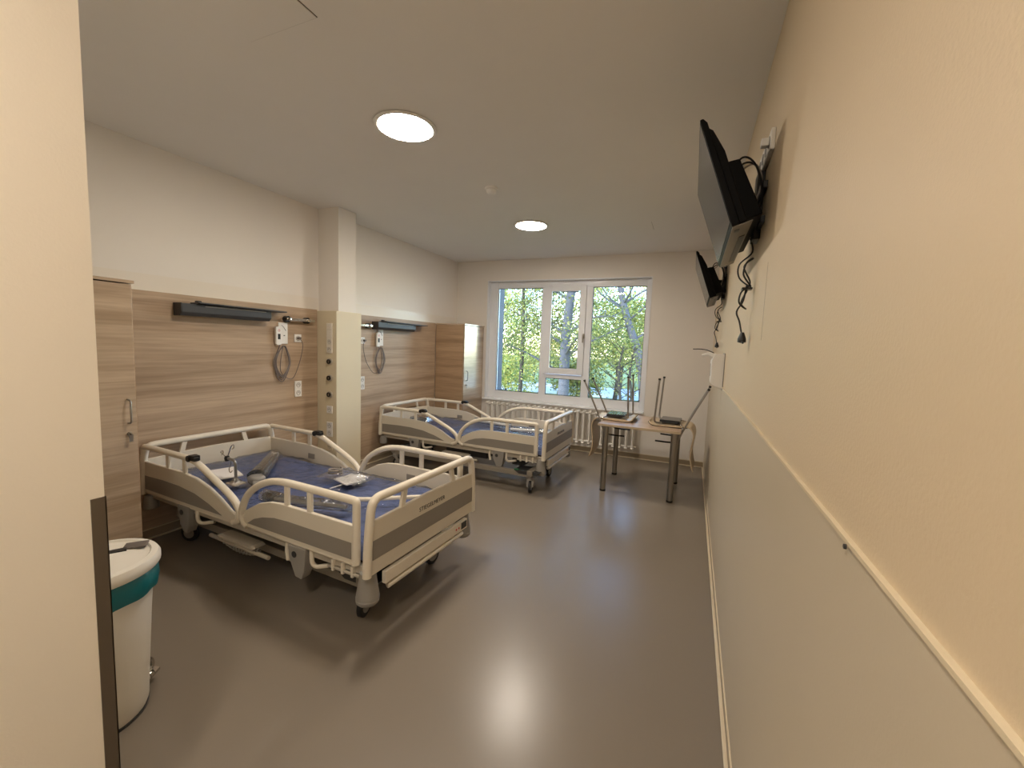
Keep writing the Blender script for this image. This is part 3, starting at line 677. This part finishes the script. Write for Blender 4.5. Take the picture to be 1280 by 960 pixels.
# ================================================================== HANDSETS
def handset(yc, label, plug_y, plug_z):
    t = thing('nurse_call_handset', label, 'handset', (XL+.022, yc, 1.56), 0, 'nurse call handsets above the beds')
    pl = obj('wall_plate', B().box(0, .014, -.03, .065, -.105, .095), M['white'], t, bevel=.004)
    obj('printed_mark', B().tube([(.0145, .0, .07), (.0145, .02, .055), (.0145, .045, .02)], .0022, 5), M['dark'], pl)
    obj('printed_mark', B().box(.014, .0148, .02, .035, -.03, -.022), M['dark'], pl)
    hs = obj('handset_body', B().prism(fillet([(-.075, -.115), (-.02, -.115), (-.02, .055), (-.075, .055)], .014, closed=True), lambda y, z, *_: (.016, y, z), lambda y, z, *_: (.04, y, z)), M['white'], t, bevel=.004)
    obj('red_ring', B().tube([(.0405, -.047+.009*math.cos(a), .02+.009*math.sin(a)) for a in [q*PI/6 for q in range(12)]], .0018, 5, closed=True), M['red'], hs)
    obj('display', B().box(.0402, .042, -.060, -.034, -.062, -.012), M['black'], hs)
    pts = []
    for k in range(6):
        wdt = .066+.02*random.random(); cy = -.005+.02*random.random(); lo = -.40-.06*random.random()
        top = (.035, -.035, -.115) if k == 0 else (.02+.01*random.random(), .0+.015*random.random(), -.125)
        pts += [top, (.02, cy-wdt, -.25), (.018, cy-wdt*.75, lo+.05), (.024, cy, lo), (.022, cy+wdt, -.30), (.018, cy+wdt*.8, -.19)]
    obj('coiled_cable', B().tube(smoothpts(pts, 6), .0042, 6), M['cable'], t, smooth=True)
    py, pz = plug_y-yc, plug_z-1.56
    sg = 1 if py > 0 else -1
    pts = [(.03, .0, -.12), (.02, -sg*.02, -.36), (.02, sg*.10, -.44), (.03, py*.8+sg*.03, -.30), (.035, py+sg*.035, -.12), (.035, py, pz)]
    obj('plug_cable', B().tube(smoothpts(pts, 8), .0032, 6), M['cable'], t, smooth=True)
    obj('plug', B().box(.012, .035, py-.012, py+.02, pz-.012, pz+.010), M['cable'], t, bevel=.003)
handset(2.785, 'white nurse call handset with coiled grey cable above the nearer bed', 2.965, 1.515)
handset(4.135, 'white nurse call handset with coiled grey cable above the farther bed', 3.865, 1.515)

# ================================================================== SOCKETS
def outlet(name, label, cat, n, loc, rz=0, blank=0, group=None, size=.078, col='white'):
    """plate in local YZ, facing +x; modules stacked downwards"""
    t = thing(name, label, cat, loc, rz, group)
    for i in range(n):
        z = -i*size
        f = obj('faceplate', B().box(0, .010, -size/2+.001, size/2-.001, z-size/2+.0005, z+size/2-.0005), M[col], t, bevel=.002)
        if i >= blank:
            obj('recess', B().tube([(.0102, .021*math.cos(a), z+.021*math.sin(a)) for a in [q*PI/9 for q in range(18)]], .0022, 5, closed=True), M['bumper'], f)
            obj('contact', B().box(.0098, .0108, -.012, -.006, z-.004, z+.004).box(.0098, .0108, .006, .012, z-.004, z+.004).box(.0098, .0108, -.004, .004, z+.006, z+.012), M['dark'], f)
        else:
            obj('blank_cover', B().box(.010, .012, -.028, .028, z-.03, z+.03), M[col], f, bevel=.001)
    return t
xs = XL+.022
outlet('wall_socket', 'single white data socket right of the coiled cable, nearer bed', 'socket', 1, (xs, 2.967, 1.513))
outlet('wall_socket', 'double white power socket on wood wall below the single socket, nearer bed', 'socket', 2, (xs, 2.965, 1.052))
outlet('wall_socket', 'single white data socket peeping past the duct edge, farther bed', 'socket', 1, (xs, 3.845, 1.513))
outlet('wall_socket', 'double white power socket peeping past the duct edge, farther bed', 'socket', 2, (xs, 3.845, 1.05))
dy = 3.21
outlet('wall_socket', 'four-module cream socket strip with two blank covers at the top of the duct side', 'socket', 4, (-3.415, dy, 1.64), -PI/2, 2, col='bin', size=.076)
for z, lab in ((1.287, 'uppermost'), (1.118, 'middle'), (.947, 'lowest')):
    t = thing('gas_outlet', lab+' of the three round black gas outlets on the side of the duct', 'gas outlet', (-3.413, dy, z), -PI/2, 'round gas outlets on the duct')
    R90 = Matrix.Rotation(PI/2, 4, 'Y')
    obj('collar', B().lathe([(.001, 0), (.036, 0), (.036, .008), (.03, .012), (.001, .012)], n=24).xf(R90), M['bed_metal'], t, smooth=True)
    obj('coupling', B().lathe([(.001, .012), (.024, .012), (.024, .026), (.012, .028), (.001, .028)], n=20).xf(R90), M['black'], t, smooth=True)
    obj('latch', B().box(.026, .032, .004, .014, -.012, .012), M['steel'], t)
outlet('wall_socket', 'single white socket on the duct side just below the black outlets', 'socket', 1, (-3.415, dy, .789), -PI/2)
outlet('wall_socket', 'double white socket low on the duct side behind the nearer bed', 'socket', 2, (-3.415, dy, .621), -PI/2)
outlet('wall_socket', 'lowest single socket on the duct side behind the side rail', 'socket', 1, (-3.415, dy, .40), -PI/2, col='duct')
# socket strip behind the nearer TV
def wall_strip(y, label):
    t = thing('socket_strip', label, 'socket', (XR, y, 2.36), PI, 'socket strips behind the televisions')
    for i in range(4):
        f = obj('faceplate', B().box(0, .016, -.16+.08*i, -.082+.08*i, -.04, .04), M['white'], t, bevel=.003)
        obj('recess', B().tube([(.0165, -.121+.08*i+.02*math.cos(a), .02*math.sin(a)) for a in [q*PI/7 for q in range(14)]], .0028, 5, closed=True), M['bumper'], f)
    obj('plug', B().box(.016, .045, .10, .135, -.015, .015), M['white'], t, bevel=.004)
wall_strip(2.10, 'white socket strip on the right wall behind the nearer television')
wall_strip(4.5, 'white socket strip on the right wall behind the farther television')

# ================================================================== TELEVISIONS
def make_tv():
    # local: origin at wall mount centre on the wall, +x into room (rz = pi), y along the wall, z up
    t = thing('television', 'nearer black television tilted down from the right wall, the larger one', 'television', (0, 0, 0), PI, 'wall televisions on the right wall')
    W_ = .41
    # screen plane from top (.272,.20) to bottom (.132,-.20)
    tp = Vector((.272, .0, .205)); bt_ = Vector((.133, 0, -.195)); dn = (bt_-tp).normalized(); nrm = Vector((-dn.z, 0, dn.x))  # outward to room
    if nrm.x < 0: nrm = -nrm
    def q(u, d): return tp+dn*u-nrm*d       # u down the screen, d depth to the back
    Hh = (bt_-tp).length
    def slab(poly, y0, y1): return B().prism(poly, lambda u, d: (q(u, d).x, y0, q(u, d).z), lambda u, d: (q(u, d).x, y1, q(u, d).z))
    c = obj('casing', slab([(0, 0), (Hh, 0), (Hh, .028), (.02, .022), (0, .012)], -W_, W_), M['tvblack'], t, bevel=.003)
    obj('screen', slab([(.012, -.0015), (Hh-.022, -.0015), (Hh-.022, .002), (.012, .002)], -W_+.01, W_-.01), M['screen'], c)
    obj('rear_cover', slab([(.03, .02), (Hh-.005, .028), (Hh-.005, .055), (.14, .052), (.05, .035)], -W_+.015, W_-.015), M['tvblack'], t, bevel=.004)
    obj('rear_box', slab([(.15, .05), (Hh-.03, .05), (Hh-.03, .125), (.16, .105)], -W_+.06, W_-.10), M['tvblack'], t, bevel=.005)
    bp = obj('bottom_panel', slab([(Hh, .001), (Hh+.003, .001), (Hh+.003, .07), (Hh, .07)], -W_+.004, W_-.004), M['tv_bottom'], t)
    obj('speaker_grille', slab([(Hh+.003, .04), (Hh+.005, .04), (Hh+.005, .062), (Hh+.003, .062)], -W_+.10, W_-.2), M['dark'], bp)
    obj('button_row', slab([(Hh+.003, .012), (Hh+.005, .012), (Hh+.005, .03), (Hh+.003, .03)], W_-.09, W_-.06), M['dark'], bp)
    obj('mark', slab([(Hh-.03, -.003), (Hh-.024, -.003), (Hh-.024, -.001), (Hh-.03, -.001)], -.008, .008), M['bumper'], c)
    # mount
    obj('wall_bracket', B().box(0, .028, -.05, .05, -.16, .13).box(0, .018, -.16, .16, .02, .05).box(0, .018, -.16, .16, -.12, -.09), M['black'], t, bevel=.003)
    am = B().tube([(.025, 0, .0), (.07, .05, .0), (.12, .0, -.03)], .016, 8).tube([(.025, 0, -.06), (.07, .05, -.06), (.11, .0, -.08)], .016, 8)
    obj('mount_arm', am, M['black'], t, smooth=True)
    obj('mount_plate', slab([(.12, .085), (.33, .095), (.33, .105), (.12, .095)], -.11, .11), M['black'], t, bevel=.002)
    for k in range(3):
        obj('signal_cable', B().tube(smoothpts([(.15, .05+.03*k, .02), (.11, .11+.03*k, .10+.02*k), (.05, .10+.04*k, .14-.02*k), (.02, .12+.03*k, .05-.05*k), (.07, .08, -.10), (.12, .05, -.12)], 7), .004, 6), M['black' if k else 'cable_l'], t, smooth=True)
    # hanging power cord with figure-of-eight loop and plug
    cp = [(.03, -.02, -.14), (.018, -.02, -.22), (.014, -.055, -.28), (.014, -.05, -.36), (.014, .0, -.42), (.014, .04, -.36), (.014, .03, -.29), (.014, .0, -.26), (.018, -.03, -.30), (.018, .0, -.40), (.018, .04, -.46), (.018, .045, -.52), (.018, .01, -.55), (.018, -.03, -.51), (.018, -.01, -.44), (.02, -.01, -.41), (.02, -.02, -.50), (.018, -.045, -.56), (.018, -.03, -.62), (.018, -.015, -.70)]
    cp = [(x+.9*abs(y) if z < -.25 else x, y, -.14+(z+.14)*.78) for x, y, z in cp]
    obj('power_cord', B().tube(smoothpts(cp, 6), .0038, 6), M['black'], t, smooth=True)
    obj('cable_tie', B().box(.008, .05, -.03, .02, -.372, -.364), M['black'], t)
    obj('plug', B().lathe([(.001, 0), (.008, 0), (.018, -.03), (.018, -.045), (.001, -.05)], c=(.03, -.015, -.565), n=12, sy=1.5).cyl((.03, -.02, -.605), (.03, .045, -.615), .006, .004), M['black'], t, smooth=True)
    return t
tv1 = make_tv()
TVZ = 2.19
tv2 = dup(tv1, (XR, 4.44, TVZ), PI, 'farther black television tilted down from the right wall, the smaller one in view')
tv1.location = (XR, 2.20, TVZ)

# ================================================================== DISPENSER on right wall
t = thing('soap_dispenser', 'white wall dispenser with lever on the right wall beyond the televisions', 'dispenser', (XR, 3.74, 1.24), PI)
obj('housing', B().prism([(0, 0), (.085, .035), (.092, .06), (.094, .22), (.075, .278), (0, .278)], lambda x, z: (x, -.10, z), lambda x, z: (x, .10, z)), M['white'], t, bevel=.006)
obj('spout', B().tube([(.07, .02, .255), (.12, .02, .275), (.165, .02, .262)], [.026, .016, .01], 10), M['white'], t, smooth=True)
obj('back_plate', B().box(0, .006, -.105, .105, -.005, .285), M['bumper'], t)
obj('lever', B().tube(smoothpts([(.08, .05, .285), (.13, .05, .305), (.18, .05, .312), (.235, .05, .31)], 6), .0035, 6), M['black'], t, smooth=True)
obj('level_slot', B().box(.0935, .0955, -.01, .01, .10, .2), M['bumper'], t)

# ================================================================== BIN
t = thing('pedal_bin', 'white plastic pedal bin with teal liner beside the steel corner guard', 'bin', (-2.045, .775, 0), .35)
obj('body', B().lathe([(.001, .012), (.140, .012), (.146, .03), (.150, .12), (.165, .40), (.178, .585), (.001, .585)], n=40, sy=1.05), M['bin'], t, smooth=True)
obj('base_ring', B().lathe([(.001, 0), (.143, 0), (.146, .012), (.001, .012)], n=40, sy=1.05), M['dark'], t, smooth=True)
vs = B().lathe([(.182, .602), (.190, .59), (.192, .54), (.186, .505), (.172, .505), (.176, .59)], n=64, sy=1.05)
vs.v = [(v[0]*(1+.03*noise.noise(Vector((v[0]*22, v[1]*22, v[2]*5)))), v[1]*(1+.03*noise.noise(Vector((v[0]*22, v[1]*22, v[2]*5+3)))), v[2]+(.012*noise.noise(Vector((v[0]*14, v[1]*14, 0))) if v[2] < .52 else 0)) for v in vs.v]
vs.f = vs.f[:-2]
obj('liner', vs, M['teal'], t, smooth=True)
ld = obj('lid', B().lathe([(.001, .60), (.196, .60), (.200, .606), (.200, .628), (.192, .642), (.172, .646), (.166, .640), (.155, .640), (.10, .652), (.001, .656)], n=48, sy=1.05), M['bin'], t, smooth=True)
obj('label_strip', B().box(-.015, .015, -.15, .12, .6525, .657).xf(Matrix.Rotation(-.12, 4, 'Y') @ Matrix.Identity(4)), M['black'], ld) if False else None
tilt = Matrix.Rotation(.75, 4, 'Z')
obj('label_strip', B().box(-.13, .10, -.014, .014, .650, .6565).xf(tilt @ Matrix.Translation((.0, .03, .001))), M['black'], ld)
obj('hinge_tag', B().box(.075, .15, .05, .11, .649, .656).xf(Matrix.Rotation(.55, 4, 'Z')), M['tag'], ld, bevel=.003)
b = B().tube(fillet([(.02, .14, .05), (.03, .20, .05), (.03, .20, .10), (.02, .15, .115)], .02), .008, 8).prism([(-.03, .16), (.06, .16), (.05, .215), (-.02, .215)], lambda x, y: (x, y, .035), lambda x, y: (x, y, .047))
obj('pedal', b, M['chrome'], t, smooth=True)

# ================================================================== RADIATOR
t = thing('radiator', 'long white column radiator under the window behind the farther bed', 'radiator', (-1.81, D-.085, 0))
sec = B()
for yy in (-.04, .0, .04): sec.tube([(0, yy, .16), (0, yy, .60)], .0125, 8)
sec.tube([(0, -.052, .598), (0, -.04, .612), (0, .04, .612), (0, .052, .598)], .02, 8).tube([(0, -.052, .17), (0, -.04, .158), (0, .04, .158), (0, .052, .17)], .02, 8)
sec.cyl((-.045, 0, .59), (.045, 0, .59), .014, n=8).cyl((-.045, 0, .18), (.045, 0, .18), .016, n=8)
NS = 27; pitch_ = 2.34/NS
s0 = obj('radiator_section', sec, M['rad'], t, smooth=True); s0.location.x = -1.17+pitch_/2
for i in range(1, NS):
    c = s0.copy(); COL.objects.link(c); c.parent = t; c.location.x = -1.17+pitch_*(i+.5)
obj('valve', B().tube([(-1.17, 0, .18), (-1.21, 0, .18), (-1.21, 0, .05)], .012, 8), M['chrome'], t, smooth=True)
for x in (-.9, 0, .9): obj('wall_mount', B().box(x-.012, x+.012, .05, .085, .15, .62).box(x-.012, x+.012, -.03, .06, .125, .14), M['rad'], t)

# ================================================================== OUTSIDE
struct('ground', B().box(-60, 60, D+.5, 90, -.9, -.7), M['lawn'])
struct('ground_path', B().box(-30, 30, 19, 24, -.7, -.69), M['path'])
def tree(x, y, h, r, pts, leaves, crown, lm, bark, label, seed, lsz=.11, z0=-.7, name='tree', cat='tree'):
    rnd = random.Random(seed)
    t = thing(name, label, cat, (x, y, z0))
    P = smoothpts([Vector(p) for p in pts], 5); n = len(P)
    tr = B().tube(P, [r*(1-.55*i/(n-1)) for i in range(n)], 10)
    obj('trunk', tr, M[bark], t, smooth=True)
    br = B(); tips = []
    for k in range(16):
        i = int(n*(.25+.7*rnd.random())); i = min(i, n-1); a = rnd.random()*2*PI; l = crown[0]*(.5+.6*rnd.random())
        p0 = P[i]; p1 = p0+Vector((math.cos(a)*l*.5, math.sin(a)*l*.5, l*.3)); p2 = p0+Vector((math.cos(a)*l, math.sin(a)*l, l*(.3+.6*rnd.random())))
        br.tube(smoothpts([p0, p1, p2], 3), [r*.28*(1-q/8) for q in range(7)], 5); tips.append((p1, p2))
    for p1, p2 in list(tips):
        for _ in range(2):
            a = rnd.random()*2*PI; q = p1.lerp(p2, rnd.random()); e = q+Vector((math.cos(a), math.sin(a), .5*rnd.random()+.1))*crown[0]*.35
            br.tube([q, e], [r*.09, r*.03], 4); tips.append((q, e))
    obj('branches', br, M[bark], t)
    lv = []; lf = []
    cz = crown[3]
    for k in range(leaves):
        if rnd.random() < .6:
            p1, p2 = rnd.choice(tips); c = p1.lerp(p2, rnd.random()**.6)+Vector((rnd.gauss(0, .28), rnd.gauss(0, .28), rnd.gauss(0, .24)))
        else:
            while 1:
                q = Vector((rnd.uniform(-1, 1), rnd.uniform(-1, 1), rnd.uniform(-1, 1)))
                if q.length < 1 and noise.noise(q*2.6+Vector((seed, 0, 0))) > -.12: break
            c = Vector((q.x*crown[0]+pts[-1][0]*.5, q.y*crown[1], q.z*crown[2]+cz))
        s = lsz*(.55+.8*rnd.random())
        u = Vector((rnd.gauss(0, 1), rnd.gauss(0, 1), rnd.gauss(0, .6))).normalized(); v = u.cross(Vector((rnd.gauss(0, 1), rnd.gauss(0, 1), rnd.gauss(0, 1)))).normalized()
        o = len(lv); lv += [c-u*s*.5, c+v*s*.32-u*s*.05, c+u*s*.5, c-v*s*.32-u*s*.05]; lf += [(o, o+1, o+2), (o, o+2, o+3)]
    f = obj('foliage', B().add(lv, lf), M[lm], t); f['kind'] = 'stuff'
    return t
tree(-3.75, 13.0, 9, .20, [(-.03, 0, 0), (0, 0, 1), (-.04, .1, 2.6), (.1, 0, 4.0), (.12, 0, 6), (.1, 0, 8.5)], 9000, (1.7, 1.5, 3.2, 4.6), 'leaf_d', 'bark', 'thick grey-barked tree seen through the middle casement', 1, .085)
tree(-1.36, 13.4, 9, .15, [(.1, 0, 0), (0, 0, 1.26), (-.2, 0, 2.16), (-.56, 0, 3.1), (-.83, 0, 4.1), (-1.1, 0, 6), (-1.1, 0, 8.5)], 1800, (1.8, 1.4, 2.2, 6.8), 'leaf_y', 'bark', 'leaning grey tree curving up through the right-hand pane', 2, .08)
tree(-5.52, 13.6, 9, .08, [(0, 0, 0), (.05, 0, 2), (-.03, .1, 4), (.0, 0, 6.2), (.2, 0, 8.5)], 7500, (1.5, 1.4, 2.5, 3.0), 'leaf_g', 'bark_d', 'slender dark tree seen through the left pane', 3, .085)
tree(-2.75, 16.8, 5, .10, [(0, 0, 0), (.1, 0, 1.2), (-.1, .1, 2.2), (.1, 0, 3.4)], 11000, (1.75, 1.4, 1.25, 3.0), 'leaf_g', 'bark_d', 'low green bushy tree filling the middle of the right-hand pane', 4, .10)
tree(-8.3, 17.0, 6, .12, [(0, 0, 0), (.1, 0, 1.4), (-.1, .1, 2.8), (.1, 0, 4.4)], 8000, (2.2, 1.6, 2.0, 2.0), 'leaf_d', 'bark_d', 'dark green bushy tree low behind the left pane', 5, .10)
tree(-5.6, 19.5, 8, .14, [(0, 0, 0), (.1, 0, 2), (-.1, .1, 4), (.2, 0, 7)], 10000, (1.9, 1.5, 3.0, 3.6), 'leaf_y', 'bark_d', 'yellowing tree standing behind the grey-barked trunk', 6, .11)
tree(-10.4, 21.5, 9, .16, [(0, 0, 0), (.1, 0, 2), (-.1, .1, 4), (.2, 0, 8)], 6500, (2.5, 1.8, 3.0, 4.4), 'leaf_y', 'bark_d', 'tall yellow-green tree at the far left beyond the window', 7, .12)
tree(-3.6, 23.5, 8, .13, [(0, 0, 0), (.1, 0, 2), (.3, .1, 4), (.2, 0, 7)], 5000, (2.2, 1.6, 2.4, 3.0), 'leaf_d', 'bark_d', 'distant olive tree behind the bushy green one', 8, .13)
tree(-.7, 18.5, 8, .12, [(0, 0, 0), (.1, 0, 2), (-.1, .1, 4), (-.2, 0, 6)], 7500, (1.6, 1.3, 2.2, 3.6), 'leaf_y', 'bark_d', 'golden tree at the right edge of the window view', 9, .10)
for i, (x, y, lab) in enumerate(((-1.88, 12.2, 'left one of two dark stems low in the right-hand pane'), (-1.60, 12.5, 'right one of two dark stems low in the right-hand pane'))):
    tree(x, y, 3, .05, [(0, 0, 0), (.05, 0, .8), (-.04, 0, 1.6), (.06, 0, 2.3)], 500, (.8, .6, .5, 2.2), 'leaf_d', 'bark_d', lab, 20+i, .08, name='sapling')
for i, (x, y, wd, hh, lab, lm) in enumerate(((-6.9, 15.4, 1.5, 1.5, 'leafy green shrub low behind the left pane', 'leaf_g'), (-4.2, 16.4, 1.1, 1.3, 'olive shrub low behind the middle pane', 'leaf_d'), (-10.2, 16.6, 1.6, 1.5, 'dark shrub at the far left beyond the window', 'leaf_d'), (-2.0, 27.5, 2.6, 1.6, 'long distant shrub behind the right-hand pane', 'leaf_g'), (-9.4, 25.5, 3.0, 2.0, 'long distant yellow-green shrub behind the left and middle panes', 'leaf_y'))):
    tree(x, y, 2, .05, [(0, 0, 0), (.05, 0, .6), (0, 0, 1.2)], 5200, (wd, .9, hh*.62, hh*.62), lm, 'bark_d', lab, 40+i, .10, name='shrub', cat='shrub')
